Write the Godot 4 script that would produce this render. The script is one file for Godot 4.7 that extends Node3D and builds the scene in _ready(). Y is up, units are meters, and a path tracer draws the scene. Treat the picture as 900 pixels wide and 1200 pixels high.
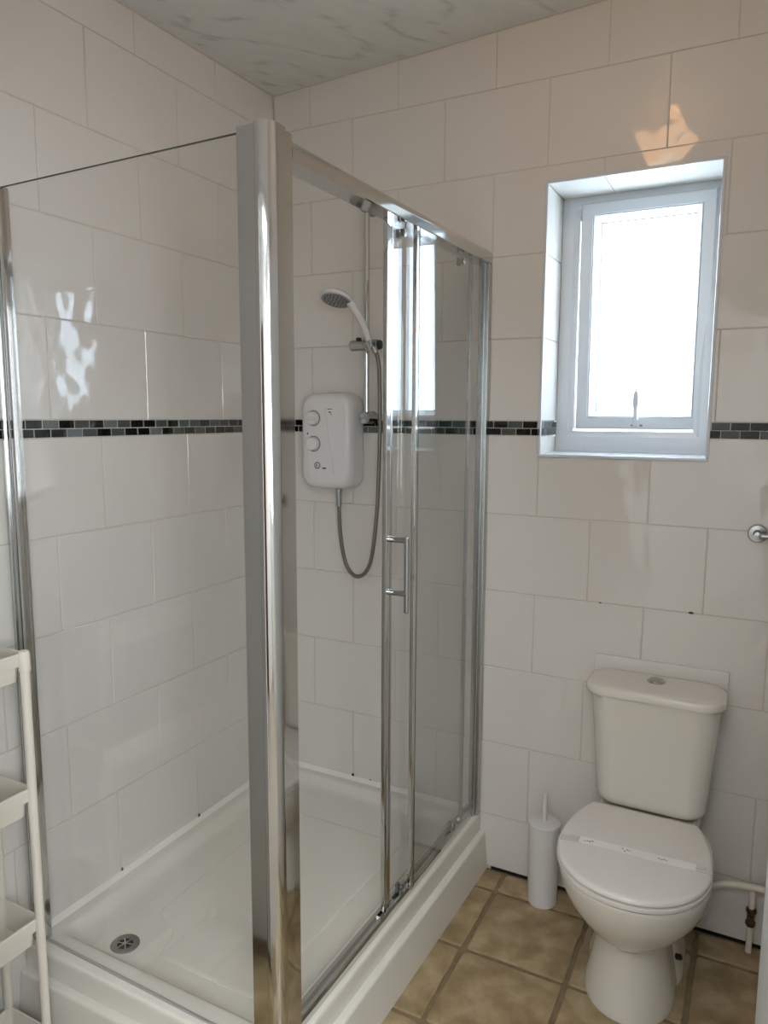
extends Node3D

# ---------------------------------------------------------------- mesh builder
class Mb:
	var t := PackedVector3Array()      # triangles, counter-clockwise seen from outside
	var xf := Transform3D.IDENTITY
	var smooth := 40.0

	func tri(a: Vector3, b: Vector3, c: Vector3) -> void:
		t.append(xf * a); t.append(xf * b); t.append(xf * c)

	func quad(a: Vector3, b: Vector3, c: Vector3, d: Vector3) -> void:
		tri(a, b, c); tri(a, c, d)

	func fix(from: int) -> void:       # turn a closed solid the right way out
		var vol := 0.0
		var o := t[from]
		for i in range(from, t.size(), 3):
			vol += (t[i] - o).dot((t[i + 1] - o).cross(t[i + 2] - o))
		if vol < 0.0:
			for i in range(from, t.size(), 3):
				var k := t[i + 1]
				t[i + 1] = t[i + 2]
				t[i + 2] = k

	func loft(rings: Array, cap_a := true, cap_b := true) -> void:
		var from := t.size()
		var n: int = rings[0].size()
		for i in rings.size() - 1:
			var a: PackedVector3Array = rings[i]
			var b: PackedVector3Array = rings[i + 1]
			for j in n:
				var k := (j + 1) % n
				quad(a[j], a[k], b[k], b[j])
		for e in 2:
			if (e == 0 and not cap_a) or (e == 1 and not cap_b):
				continue
			var r: PackedVector3Array = rings[0] if e == 0 else rings[rings.size() - 1]
			var c := Vector3.ZERO
			for p in r:
				c += p
			c /= n
			for j in n:
				var k := (j + 1) % n
				if e == 0:
					tri(c, r[k], r[j])
				else:
					tri(c, r[j], r[k])
		fix(from)

	func hexa(p: Array) -> void:        # eight corners: four of one face, four of the opposite one in the same order
		var from := t.size()
		quad(p[3], p[2], p[1], p[0]); quad(p[4], p[5], p[6], p[7])
		for i in 4:
			var k := (i + 1) % 4
			quad(p[i], p[k], p[4 + k], p[4 + i])
		fix(from)

	func box(lo: Vector3, hi: Vector3) -> void:
		hexa([Vector3(lo.x, lo.y, lo.z), Vector3(hi.x, lo.y, lo.z), Vector3(hi.x, lo.y, hi.z), Vector3(lo.x, lo.y, hi.z),
			Vector3(lo.x, hi.y, lo.z), Vector3(hi.x, hi.y, lo.z), Vector3(hi.x, hi.y, hi.z), Vector3(lo.x, hi.y, hi.z)])

	static func rrect(hx: float, hz: float, r: float, seg: int, c := Vector3.ZERO) -> PackedVector3Array:
		var o := PackedVector3Array()
		r = maxf(minf(r, minf(hx, hz)), 0.00005)
		for q in 4:
			var sx := 1.0 if q == 0 or q == 3 else -1.0
			var sz := 1.0 if q < 2 else -1.0
			for k in seg + 1:
				var a := (q + float(k) / seg) * PI / 2.0
				o.append(c + Vector3(sx * (hx - r) + r * cos(a), 0, sz * (hz - r) + r * sin(a)))
		return o

	func rbox(lo: Vector3, hi: Vector3, r: float, seg := 2, corner := -1.0) -> void:
		var c := (lo + hi) / 2.0
		var h := (hi - lo) / 2.0
		var cr := r if corner < 0.0 else corner
		var cs := seg if corner < 0.0 else 5
		var rings := []
		for k in seg + 1:
			var a := float(k) / seg * PI / 2.0
			var s := r * (1.0 - sin(a))
			rings.append(rrect(h.x - s, h.z - s, cr - s, cs, c + Vector3(0, -h.y + r * (1.0 - cos(a)), 0)))
		for k in seg + 1:
			var a := float(k) / seg * PI / 2.0
			var s := r * (1.0 - cos(a))
			rings.append(rrect(h.x - s, h.z - s, cr - s, cs, c + Vector3(0, h.y - r + r * sin(a), 0)))
		loft(rings)

	func lathe(prof: Array, seg := 24) -> void:   # [radius, height] pairs about the builder's y axis
		var rings := []
		for p in prof:
			var ring := PackedVector3Array()
			for j in seg:
				var a := TAU * j / seg
				ring.append(Vector3(maxf(p[0], 0.00002) * cos(a), p[1], maxf(p[0], 0.00002) * sin(a)))
			rings.append(ring)
		loft(rings)

	func tube(path: Array, r: float, seg := 10, radii := []) -> void:
		var rings := []
		var up := Vector3(0.13, 0.31, 0.94)
		for i in path.size():
			var d: Vector3 = (path[mini(i + 1, path.size() - 1)] - path[maxi(i - 1, 0)]).normalized()
			var s := d.cross(up)
			if s.length() < 0.05:
				s = d.cross(Vector3(0.9, 0.1, 0.2))
			s = s.normalized()
			up = s.cross(d).normalized()
			var rr: float = radii[i] if radii.size() else r
			var ring := PackedVector3Array()
			for j in seg:
				var a := TAU * j / seg
				ring.append(path[i] + (s * cos(a) + up * sin(a)) * rr)
			rings.append(ring)
		loft(rings)

	func prism(poly: PackedVector2Array, z0: float, z1: float) -> void:   # outline in x and y, pulled along z
		var from := t.size()
		var n := poly.size()
		for j in n:
			var a := poly[j]
			var b := poly[(j + 1) % n]
			quad(Vector3(a.x, a.y, z0), Vector3(b.x, b.y, z0), Vector3(b.x, b.y, z1), Vector3(a.x, a.y, z1))
		var ccw := not Geometry2D.is_polygon_clockwise(poly)
		var ix := Geometry2D.triangulate_polygon(poly)
		for i in range(0, ix.size(), 3):
			var a := poly[ix[i]]
			var b := poly[ix[i + 1]]
			var c := poly[ix[i + 2]]
			if ((b - a).cross(c - a) > 0.0) != ccw:
				var k := b
				b = c
				c = k
			tri(Vector3(a.x, a.y, z1), Vector3(b.x, b.y, z1), Vector3(c.x, c.y, z1))
			tri(Vector3(a.x, a.y, z0), Vector3(c.x, c.y, z0), Vector3(b.x, b.y, z0))
		fix(from)

	func mesh() -> ArrayMesh:
		var n := t.size()
		var fn := PackedVector3Array()
		var at := {}
		var keys := []
		for i in range(0, n, 3):
			fn.append((t[i + 1] - t[i]).cross(t[i + 2] - t[i]))
		for i in n:
			var k := Vector3i((t[i] * 50000.0).round())
			keys.append(k)
			if not at.has(k):
				at[k] = PackedInt32Array()
			at[k].append(i / 3)
		var least := cos(deg_to_rad(smooth))
		var v := PackedVector3Array()
		var nn := PackedVector3Array()
		var unit := PackedVector3Array()
		for f in fn:
			unit.append(f.normalized())
		for i in range(0, n, 3):
			if fn[i / 3].length() < 1e-14:
				continue
			for c in [0, 2, 1]:
				var s := Vector3.ZERO
				for f in at[keys[i + c]]:
					if unit[f].dot(unit[i / 3]) > least:
						s += fn[f]
				v.append(t[i + c])
				nn.append(s.normalized())
		var arr := []
		arr.resize(Mesh.ARRAY_MAX)
		arr[Mesh.ARRAY_VERTEX] = v
		arr[Mesh.ARRAY_NORMAL] = nn
		var m := ArrayMesh.new()
		m.add_surface_from_arrays(Mesh.PRIMITIVE_TRIANGLES, arr)
		return m


# ---------------------------------------------------------------- scene helpers
var M := {}
var rng := RandomNumberGenerator.new()

func part(mb: Mb, called: String, mat: Material, parent: Node3D, label := "") -> MeshInstance3D:
	return part_mesh(mb.mesh(), called, mat, parent, label)

func part_mesh(me: Mesh, called: String, mat: Material, parent: Node3D, label := "") -> MeshInstance3D:
	var o := MeshInstance3D.new()
	o.name = called
	o.mesh = me
	o.material_override = mat
	o.cast_shadow = GeometryInstance3D.SHADOW_CASTING_SETTING_ON
	parent.add_child(o, true)
	if label:
		o.set_meta("label", label)
	return o

func thing(called: String, label: String, category: String, at := Vector3.ZERO) -> Node3D:
	var o := Node3D.new()
	o.name = called
	o.position = at
	add_child(o, true)
	o.set_meta("label", label)
	o.set_meta("category", category)
	return o

func struct(mb: Mb, called: String, mat: Material, label: String, category: String) -> MeshInstance3D:
	var o := part(mb, called, mat, self, label)
	o.set_meta("category", category)
	o.set_meta("kind", "structure")
	return o

func mat(c: Color, rough := 0.5, metal := 0.0) -> StandardMaterial3D:
	var m := StandardMaterial3D.new()
	m.albedo_color = c
	m.roughness = rough
	m.metallic = metal
	return m

func noise_tex(freq: float, seed_: int, ramp: Gradient = null, size := 512, octaves := 4, warp := 0.0, normal := 0.0) -> NoiseTexture2D:
	var n := FastNoiseLite.new()
	n.noise_type = FastNoiseLite.TYPE_SIMPLEX_SMOOTH
	n.seed = seed_
	n.frequency = freq
	n.fractal_octaves = octaves
	if warp > 0.0:
		n.domain_warp_enabled = true
		n.domain_warp_amplitude = warp
		n.domain_warp_frequency = freq * 0.7
	var x := NoiseTexture2D.new()
	x.width = size
	x.height = size
	x.seamless = true
	x.noise = n
	if ramp:
		x.color_ramp = ramp
	if normal > 0.0:
		x.as_normal_map = true
		x.bump_strength = normal
	return x

func ramp(stops: Array) -> Gradient:
	var g := Gradient.new()
	var o := PackedFloat32Array()
	var c := PackedColorArray()
	for s in stops:
		o.append(s[0])
		c.append(s[1])
	g.offsets = o
	g.colors = c
	return g

func tri_map(m: StandardMaterial3D, scale: Vector3) -> void:
	m.uv1_triplanar = true
	m.uv1_world_triplanar = true
	m.uv1_scale = scale

func ceil_y(x: float, z: float) -> float:
	return 2.635 + 0.042 * x - 0.022 * z

func frame_at(origin: Vector3, y_axis: Vector3) -> Transform3D:   # the builder's y axis along y_axis
	var y := y_axis.normalized()
	var x := y.cross(Vector3(0.2, 0.1, 0.97))
	if x.length() < 0.1:
		x = y.cross(Vector3(0.97, 0.2, 0.1))
	x = x.normalized()
	return Transform3D(Basis(x, y, x.cross(y)), origin)

func curve(pts: Array, step := 0.01) -> Array:
	var c := Curve3D.new()
	c.bake_interval = step
	for i in pts.size():
		var tan_: Vector3 = (pts[mini(i + 1, pts.size() - 1)] - pts[maxi(i - 1, 0)]) / 6.0
		if i == 0 or i == pts.size() - 1:
			tan_ *= 2.0 / 1.0 * 0.5
		c.add_point(pts[i], -tan_, tan_)
	return Array(c.get_baked_points())


func _ready() -> void:
	rng.seed = 20240611
	view_and_light()
	materials()
	shell()
	tiled_walls()
	floor_tiles()
	window()
	doors_and_hall()
	ceiling_lamp()
	shower_tray()
	enclosure()
	electric_shower()
	riser()
	toilet()
	brush()
	pipes()
	roll_holder()
	trolley()


func view_and_light() -> void:
	var cam := Camera3D.new()
	cam.name = "camera"
	cam.rotation_order = EULER_ORDER_YXZ
	cam.position = Vector3(1.600, 1.5315, 2.2434)
	cam.rotation_degrees = Vector3(-7.4555, 27.2925, 0.2626)
	cam.fov = 69.834
	cam.near = 0.02
	cam.far = 200.0
	add_child(cam)
	cam.current = true

	var env := Environment.new()
	var sky := Sky.new()
	var sm := ProceduralSkyMaterial.new()
	sm.sky_top_color = Color(0.86, 0.93, 1.0)
	sm.sky_horizon_color = Color(0.95, 0.97, 1.0)
	sm.ground_horizon_color = Color(0.8, 0.82, 0.84)
	sm.ground_bottom_color = Color(0.5, 0.5, 0.48)
	sm.sky_energy_multiplier = 3.0
	sm.ground_energy_multiplier = 2.0
	sky.sky_material = sm
	env.background_mode = Environment.BG_SKY
	env.sky = sky
	env.tonemap_mode = Environment.TONE_MAPPER_LINEAR
	env.tonemap_exposure = 1.0
	env.sdfgi_enabled = true
	env.ssao_enabled = true
	env.ssil_enabled = true
	var we := WorldEnvironment.new()
	we.name = "environment"
	we.environment = env
	add_child(we)

	# daylight that the obscured pane lets in
	var w := AreaLight3D.new()
	w.name = "window_daylight"
	w.area_size = Vector2(0.276, 0.586)
	w.light_color = Color(0.80, 0.905, 1.0)
	w.light_energy = 0.22
	w.position = Vector3(1.2408, 1.8435, -0.2285)
	w.rotation = Vector3(-0.038, PI, 0)
	w.area_range = 12.0
	w.area_attenuation = 2.0
	w.shadow_enabled = true
	add_child(w)
	# the landing's ceiling panel beyond the open doorway
	var h := AreaLight3D.new()
	h.name = "landing_panel_light"
	h.area_size = Vector2(0.9, 0.9)
	h.light_color = Color(0.965, 0.98, 1.0)
	h.light_energy = 2.1
	h.position = Vector3(1.62, 2.33, 2.62)
	h.rotation_degrees = Vector3(-90, 0, 0)
	h.area_range = 12.0
	h.area_attenuation = 2.0
	h.shadow_enabled = true
	add_child(h)
	# the landing's own window, round the corner to the right of the doorway
	var v := AreaLight3D.new()
	v.name = "landing_window_daylight"
	v.area_size = Vector2(1.1, 1.1)
	v.light_color = Color(0.95, 0.98, 1.0)
	v.light_energy = 3.0
	v.position = Vector3(2.47, 1.60, 2.85)
	v.rotation_degrees = Vector3(0, 90, 0)
	v.area_range = 12.0
	v.area_attenuation = 2.0
	v.shadow_enabled = true
	add_child(v)


func materials() -> void:
	var t := mat(Color(0.86, 0.845, 0.82), 0.05)
	t.normal_enabled = true
	t.normal_texture = noise_tex(0.007, 5, null, 512, 2, 0.0, 6.0)
	t.normal_scale = 0.3
	t.metallic_specular = 0.56
	tri_map(t, Vector3(2.2, 1.5, 2.2))
	M.tile = t
	M.grout = mat(Color(0.79, 0.76, 0.715), 0.9)
	M.caulk = mat(Color(0.93, 0.92, 0.89), 0.4)
	M.mos_k = mat(Color(0.045, 0.048, 0.05), 0.08)
	M.mos_d = mat(Color(0.16, 0.175, 0.18), 0.1)
	M.mos_g = mat(Color(0.29, 0.31, 0.31), 0.1)
	M.mos_l = mat(Color(0.42, 0.45, 0.45), 0.1)
	for k in ["mos_k", "mos_d", "mos_g", "mos_l"]:
		M[k].metallic_specular = 0.34
	M.mos_grout = mat(Color(0.74, 0.72, 0.68), 0.8)
	M.chrome = mat(Color(0.80, 0.80, 0.79), 0.07, 1.0)
	M.chrome_dull = mat(Color(0.70, 0.71, 0.71), 0.22, 1.0)
	M.steel = mat(Color(0.55, 0.55, 0.54), 0.3, 1.0)
	M.seal_grey = mat(Color(0.66, 0.65, 0.62), 0.5)
	M.seal = mat(Color(0.16, 0.17, 0.17), 0.45)
	M.ceramic = mat(Color(0.86, 0.84, 0.80), 0.08)
	M.seat = mat(Color(0.90, 0.885, 0.86), 0.16)
	M.acrylic = mat(Color(0.88, 0.87, 0.83), 0.14)
	M.upvc = mat(Color(0.83, 0.845, 0.86), 0.22)
	M.board = mat(Color(0.88, 0.865, 0.84), 0.25)
	M.chip = mat(Color(0.30, 0.22, 0.14), 0.9)
	M.plastic = mat(Color(0.86, 0.855, 0.85), 0.25)
	M.plastic_grey = mat(Color(0.52, 0.52, 0.52), 0.3)
	M.cream = mat(Color(0.90, 0.87, 0.82), 0.35)
	M.paint = mat(Color(0.90, 0.905, 0.91), 0.3)
	M.hall = mat(Color(0.90, 0.895, 0.88), 0.8)
	M.carpet = mat(Color(0.62, 0.58, 0.53), 0.95)
	M.wood = mat(Color(0.34, 0.19, 0.10), 0.35)
	M.dark = mat(Color(0.06, 0.055, 0.05), 0.6)
	M.print = mat(Color(0.18, 0.18, 0.20), 0.6)
	M.paper = mat(Color(0.95, 0.95, 0.94), 0.6)
	M.brass = mat(Color(0.36, 0.30, 0.22), 0.45, 0.8)
	M.rubber_hose = mat(Color(0.52, 0.50, 0.47), 0.3, 0.9)
	M.screw_tan = mat(Color(0.75, 0.60, 0.36), 0.5)

	var g := mat(Color(0.25, 0.34, 0.30, 0.015), 0.0)
	g.transparency = BaseMaterial3D.TRANSPARENCY_ALPHA
	g.metallic_specular = 0.45
	M.glass = g
	var gd := mat(Color(0.13, 0.25, 0.21, 0.08), 0.0)
	gd.transparency = BaseMaterial3D.TRANSPARENCY_ALPHA
	gd.metallic_specular = 0.38
	M.glass_door = gd
	M.glass_edge = mat(Color(0.24, 0.31, 0.29), 0.15)

	var p := mat(Color(0.95, 0.97, 1.0), 0.3)
	p.emission_enabled = true
	p.emission = Color(0.85, 0.935, 1.0)
	p.emission_energy_multiplier = 9.5
	# the pattern of the obscured glass, which lets more or less of the day through
	p.emission_operator = BaseMaterial3D.EMISSION_OP_MULTIPLY
	p.emission_texture = noise_tex(0.012, 31, ramp([[0.0, Color(0.80, 0.80, 0.80)], [0.4, Color(0.90, 0.90, 0.90)], [0.6, Color(1, 1, 1)], [1.0, Color(0.86, 0.86, 0.86)]]), 512, 4, 60.0)
	tri_map(p, Vector3(2.5, 2.5, 2.5))
	M.pane = p

	var f := mat(Color.WHITE, 0.42)
	f.albedo_texture = noise_tex(0.006, 11, ramp([[0.0, Color(0.53, 0.45, 0.32)], [0.35, Color(0.61, 0.53, 0.395)], [0.62, Color(0.675, 0.595, 0.46)], [1.0, Color(0.75, 0.68, 0.55)]]), 1024, 5, 40.0)
	tri_map(f, Vector3(1.3, 1.3, 1.3))
	f.normal_enabled = true
	f.normal_texture = noise_tex(0.05, 3, null, 512, 3, 0.0, 4.0)
	f.normal_scale = 0.25
	M.floor_tile = f
	var fg := mat(Color.WHITE, 0.75)
	fg.albedo_texture = noise_tex(0.02, 8, ramp([[0.0, Color(0.47, 0.405, 0.305)], [1.0, Color(0.58, 0.51, 0.40)]]), 512, 4)
	tri_map(fg, Vector3(2, 2, 2))
	M.floor_grout = fg

	var c := mat(Color.WHITE, 0.3)
	var veins := noise_tex(0.0038, 21, ramp([[0.0, Color(0.84, 0.845, 0.815)], [0.5, Color(0.875, 0.875, 0.85)], [0.74, Color(0.855, 0.855, 0.83)], [0.86, Color(0.79, 0.79, 0.765)], [0.95, Color(0.745, 0.745, 0.715)], [1.0, Color(0.72, 0.715, 0.69)]]), 1024, 4, 40.0)
	(veins.noise as FastNoiseLite).fractal_type = FastNoiseLite.FRACTAL_RIDGED
	c.albedo_texture = veins
	c.uv1_triplanar = true
	c.uv1_scale = Vector3(0.5, 1.0, 1.45)
	M.ceiling = c


# ---------------------------------------------------------------- room shell
const ROWS := [0.0, 0.1931, 0.4507, 0.7119, 0.9692, 1.2213, 1.4729, 1.5178, 1.7704, 2.0197, 2.2641, 2.5095, 2.80]
const WX0 := 0.983
const WX1 := 1.4585
const WY0 := 1.412
const WY1 := 2.216
const RX := 1.78        # right wall
const NZ := 1.62        # near wall

func shell() -> void:
	var m := Mb.new()
	var g := 0.0015
	m.box(Vector3(-0.15, -0.05, -0.32), Vector3(WX0 - 0.004, 2.85, -g))
	m.box(Vector3(WX1 + 0.004, -0.05, -0.32), Vector3(RX + 0.12, 2.85, -g))
	m.box(Vector3(WX0 - 0.004, -0.05, -0.32), Vector3(WX1 + 0.004, WY0 - 0.004, -g))
	m.box(Vector3(WX0 - 0.004, WY1 + 0.004, -0.32), Vector3(WX1 + 0.004, 2.85, -g))
	struct(m, "wall_back", M.grout, "cream tiled wall with the white window and the toilet against it", "wall")
	m = Mb.new()
	m.box(Vector3(-0.15, -0.05, -g), Vector3(-g, 2.85, NZ + 0.12))
	struct(m, "wall_left", M.grout, "cream tiled wall with mosaic band seen through the shower side glass", "wall")
	m = Mb.new()
	m.box(Vector3(RX, -0.05, -g), Vector3(RX + 0.12, 2.85, NZ + 0.12))
	struct(m, "wall_right", M.hall, "plain wall to the right of the toilet, behind the open white door", "wall")
	m = Mb.new()
	m.box(Vector3(-g, -0.05, NZ), Vector3(0.56, 2.85, NZ + 0.12))
	m.box(Vector3(0.56, 2.06, NZ), Vector3(1.715, 2.85, NZ + 0.12))
	m.box(Vector3(1.715, -0.05, NZ), Vector3(RX, 2.85, NZ + 0.12))
	struct(m, "wall_near", M.hall, "plain painted wall round the doorway behind the viewer", "wall")
	m = Mb.new()
	m.box(Vector3(-0.15, -0.12, -0.32), Vector3(RX + 0.12, -0.006, NZ + 0.12))
	struct(m, "floor", M.floor_grout, "floor of square sandy stone-look tiles with wide brown grout", "floor")
	m = Mb.new()
	var turn := Basis(Vector3.UP, 1.02)      # the streaks run askew across the panels
	m.xf = Transform3D(turn.inverse(), Vector3.ZERO)
	var x0 := -0.15
	var x1 := RX + 0.12
	var z0 := -0.3
	var z1 := NZ + 0.12
	m.hexa([Vector3(x0, ceil_y(x0, z0), z0), Vector3(x1, ceil_y(x1, z0), z0), Vector3(x1, ceil_y(x1, z1), z1), Vector3(x0, ceil_y(x0, z1), z1),
		Vector3(x0, 2.95, z0), Vector3(x1, 2.95, z0), Vector3(x1, 2.95, z1), Vector3(x0, 2.95, z1)])
	var ce := struct(m, "ceiling", M.ceiling, "pale grey marbled ceiling panels with diagonal streaks", "ceiling")
	ce.basis = turn
	# thin cream beads where walls and ceiling meet
	m = Mb.new()
	for s in 12:
		var a := s * RX / 12.0
		var b := (s + 1) * RX / 12.0
		m.hexa([Vector3(a, ceil_y(a, 0) - 0.003, 0.0), Vector3(b, ceil_y(b, 0) - 0.003, 0.0), Vector3(b, ceil_y(b, 0), 0.006), Vector3(a, ceil_y(a, 0), 0.006),
			Vector3(a, ceil_y(a, 0), -0.001), Vector3(b, ceil_y(b, 0), -0.001), Vector3(b, ceil_y(b, 0) + 0.002, 0.0), Vector3(a, ceil_y(a, 0) + 0.002, 0.0)])
	struct(m, "trim_1", M.grout, "thin cream sealant bead between the back wall and the ceiling", "trim")
	m = Mb.new()
	m.hexa([Vector3(0, ceil_y(0, 0) - 0.003, 0), Vector3(0, ceil_y(0, NZ) - 0.003, NZ), Vector3(0.006, ceil_y(0, NZ), NZ), Vector3(0.006, ceil_y(0, 0), 0),
		Vector3(-0.001, ceil_y(0, 0), 0), Vector3(-0.001, ceil_y(0, NZ), NZ), Vector3(0, ceil_y(0, NZ) + 0.002, NZ), Vector3(0, ceil_y(0, 0) + 0.002, 0)])
	struct(m, "trim_2", M.grout, "thin cream sealant bead between the shower side wall and the ceiling", "trim")


var tile_cache := {}

func tile_mesh(w: float, h: float, bev := 0.0016, deep := 0.006) -> ArrayMesh:
	var key := Vector3i(roundi(w * 2000), roundi(h * 2000), roundi(bev * 1e5))
	if tile_cache.has(key):
		return tile_cache[key]
	var m := Mb.new()
	var a := w / 2.0
	var b := h / 2.0
	var c := bev
	m.hexa([Vector3(-a, -b, -deep), Vector3(a, -b, -deep), Vector3(a, b, -deep), Vector3(-a, b, -deep), Vector3(-a, -b, -c), Vector3(a, -b, -c), Vector3(a, b, -c), Vector3(-a, b, -c)])
	m.hexa([Vector3(-a, -b, -c), Vector3(a, -b, -c), Vector3(a, b, -c), Vector3(-a, b, -c), Vector3(-a + c, -b + c, 0), Vector3(a - c, -b + c, 0), Vector3(a - c, b - c, 0), Vector3(-a + c, b - c, 0)])
	m.smooth = 1.0
	tile_cache[key] = m.mesh()
	return tile_cache[key]

func put_tile(wall: Node3D, poly: PackedVector2Array, basis_: Basis, cut: Array, mat_: Material, called := "tile") -> void:
	# poly in wall coordinates (along, up); rectangles that lie in a cut are clipped away
	var left := [poly]
	for c in cut:
		var next := []
		for p in left:
			for q in Geometry2D.clip_polygons(p, c):
				if q.size() > 2 and absf(area(q)) > 0.00008:
					next.append(q)
		left = next
	for p in left:
		var lo := Vector2(9, 9)
		var hi := Vector2(-9, -9)
		for q in p:
			lo = lo.min(q)
			hi = hi.max(q)
		var c := (lo + hi) / 2.0
		var full: bool = absf(area(p)) > (hi.x - lo.x) * (hi.y - lo.y) * 0.999
		var me: Mesh
		if full:
			me = tile_mesh(hi.x - lo.x, hi.y - lo.y)
		else:
			var m := Mb.new()
			m.smooth = 1.0
			var pp := PackedVector2Array()
			for q in p:
				pp.append(q - c)
			m.prism(pp, -0.006, 0.0)
			me = m.mesh()
		var o := part_mesh(me, called, mat_, wall)
		var tilt := Basis(Vector3.RIGHT, rng.randfn() * 0.0022) * Basis(Vector3.UP, rng.randfn() * 0.0022)
		o.transform = Transform3D(basis_ * tilt, basis_ * Vector3(c.x, c.y, 0.0))

func area(p: PackedVector2Array) -> float:
	var s := 0.0
	for i in p.size():
		s += p[i].cross(p[(i + 1) % p.size()])
	return s / 2.0

func rect(a: float, b: float, c: float, d: float) -> PackedVector2Array:
	return PackedVector2Array([Vector2(a, c), Vector2(b, c), Vector2(b, d), Vector2(a, d)])

func mosaic_tone(ch: String) -> Material:
	return {"k": M.mos_k, "d": M.mos_d, "g": M.mos_g, "l": M.mos_l}[ch]

func random_tones(n: int) -> String:
	var s := ""
	for i in n:
		s += "kkdgglk"[rng.randi() % 7]
	return s

func tiled_walls() -> void:
	var j := 0.0011
	var wb := get_node("wall_back") as Node3D
	var wl := get_node("wall_left") as Node3D
	var window_cut := rect(WX0 - 0.004, WX1 + 0.004, WY0 - 0.004, WY1 + 0.004)
	# back wall: along = x
	var ceil_cut := PackedVector2Array([Vector2(-1, ceil_y(-1, 0) - 0.002), Vector2(3, ceil_y(3, 0) - 0.002), Vector2(3, 4), Vector2(-1, 4)])
	var odd := [0.004, 0.3185, 0.650, 0.9805, 1.3115, 1.6440, RX - 0.002]
	var even := [0.004, 0.1525, 0.4885, 0.8165, 1.1455, 1.4740, RX - 0.002]
	var first := [0.004, 0.1525, 0.4885, 0.8165, 1.1600, 1.5110, RX - 0.002]
	var lines := [first, odd, even, odd, even, odd, [], even, odd, even, odd, even]
	for r in lines.size():
		for k in maxi(lines[r].size() - 1, 0):
			put_tile(wb, rect(lines[r][k] + j, lines[r][k + 1] - j, ROWS[r] + (j if r else 0.006), ROWS[r + 1] - j), Basis.IDENTITY, [window_cut, ceil_cut], M.tile)
	# dark open joint above the floor, and two chipped spots in a course joint
	var gap := Mb.new()
	gap.box(Vector3(0.86, -0.006, -0.006), Vector3(RX - 0.002, 0.0055, -0.0012))
	part(gap, "floor_joint", M.dark, wb)
	for q in [[1.443, 0.9712, 0.0085, 0.0042], [1.186, 0.9697, 0.004, 0.0022]]:
		var ch := Mb.new()
		ch.xf = Transform3D(Basis(Vector3(q[2], 0, 0), Vector3(0, 0, 0.0012), Vector3(0, -q[3], 0)), Vector3(q[0], q[1], -0.0004))
		ch.lathe([[0.0, -0.2], [1.0, -0.2], [0.8, 0.6], [0.0, 1.0]], 9)
		part(ch, "chipped_grout", M.chip, wb)
	# left wall: along = -z, turned to face +x
	var bl := Basis(Vector3(0, 0, -1), Vector3.UP, Vector3(1, 0, 0))
	var ceil_cut_l := PackedVector2Array([Vector2(-3, ceil_y(0, 3) - 0.002), Vector2(1, ceil_y(0, -1) - 0.002), Vector2(1, 4), Vector2(-3, 4)])
	var odd_z := [0.004, 0.150, 0.483, 0.8165, 1.148, 1.479, NZ - 0.001]
	var even_z := [0.004, 0.3105, 0.6455, 0.974, 1.305, NZ - 0.001]
	var lines_z := [even_z, odd_z, even_z, odd_z, even_z, odd_z, [], even_z, odd_z, even_z, odd_z, even_z]
	for r in lines_z.size():
		for k in maxi(lines_z[r].size() - 1, 0):
			put_tile(wl, rect(-lines_z[r][k + 1] + j, -lines_z[r][k] - j, ROWS[r] + (j if r else 0.006), ROWS[r + 1] - j), bl, [ceil_cut_l], M.tile)
	# the mosaic band: two courses of little glass bricks on pale grout
	var y0: float = ROWS[6]
	var y1: float = ROWS[7]
	var ym := (y0 + y1) / 2.0
	for side in 2:
		var mg := Mb.new()
		if side == 0:
			mg.box(Vector3(0.004, y0, -0.006), Vector3(WX0 - 0.004, y1, -0.0016))
			mg.box(Vector3(WX1 + 0.004, y0, -0.006), Vector3(RX - 0.002, y1, -0.0016))
		else:
			mg.box(Vector3(-0.006, y0, 0.004), Vector3(-0.0016, y1, NZ - 0.001))
		part(mg, "mosaic_grout", M.mos_grout, wb if side == 0 else wl)
	var up := random_tones(14) + "dgkkkgkk"
	var down := random_tones(13) + "gkgkkgkk"
	for k in up.length():
		mosaic(wb, 0.6905 - 0.0473 * 15 + 0.0473 * k, 0.0473, ym, y1, up[k], Basis.IDENTITY, 0.005, WX0 - 0.005)
	for k in down.length():
		mosaic(wb, 0.666 - 0.048 * 14 + 0.048 * k, 0.048, y0, ym, down[k], Basis.IDENTITY, 0.005, WX0 - 0.005)
	for k in 7:
		mosaic(wb, 1.4661 + 0.0485 * k, 0.0485, ym, y1, "gdkgkdk"[k], Basis.IDENTITY, WX1 + 0.005, RX - 0.003)
		mosaic(wb, 1.4425 + 0.0485 * k, 0.0485, y0, ym, "kgkgdkg"[k], Basis.IDENTITY, WX1 + 0.005, RX - 0.003)
	var lu := "gkdkdgkgklddkdlkgklgkkgkggkgdkkg"
	var ld := "kgdkgkdlkgkkdkdlgkgkklkgkgkkkgdkk"
	for k in lu.length():
		mosaic(wl, -(0.999 + 0.048 * (14 - k)), 0.048, ym, y1, lu[k], bl, -NZ + 0.001, -0.005)
	for k in ld.length():
		mosaic(wl, -(1.0235 + 0.0482 * (13 - k)), 0.0482, y0, ym, ld[k], bl, -NZ + 0.001, -0.005)

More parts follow.
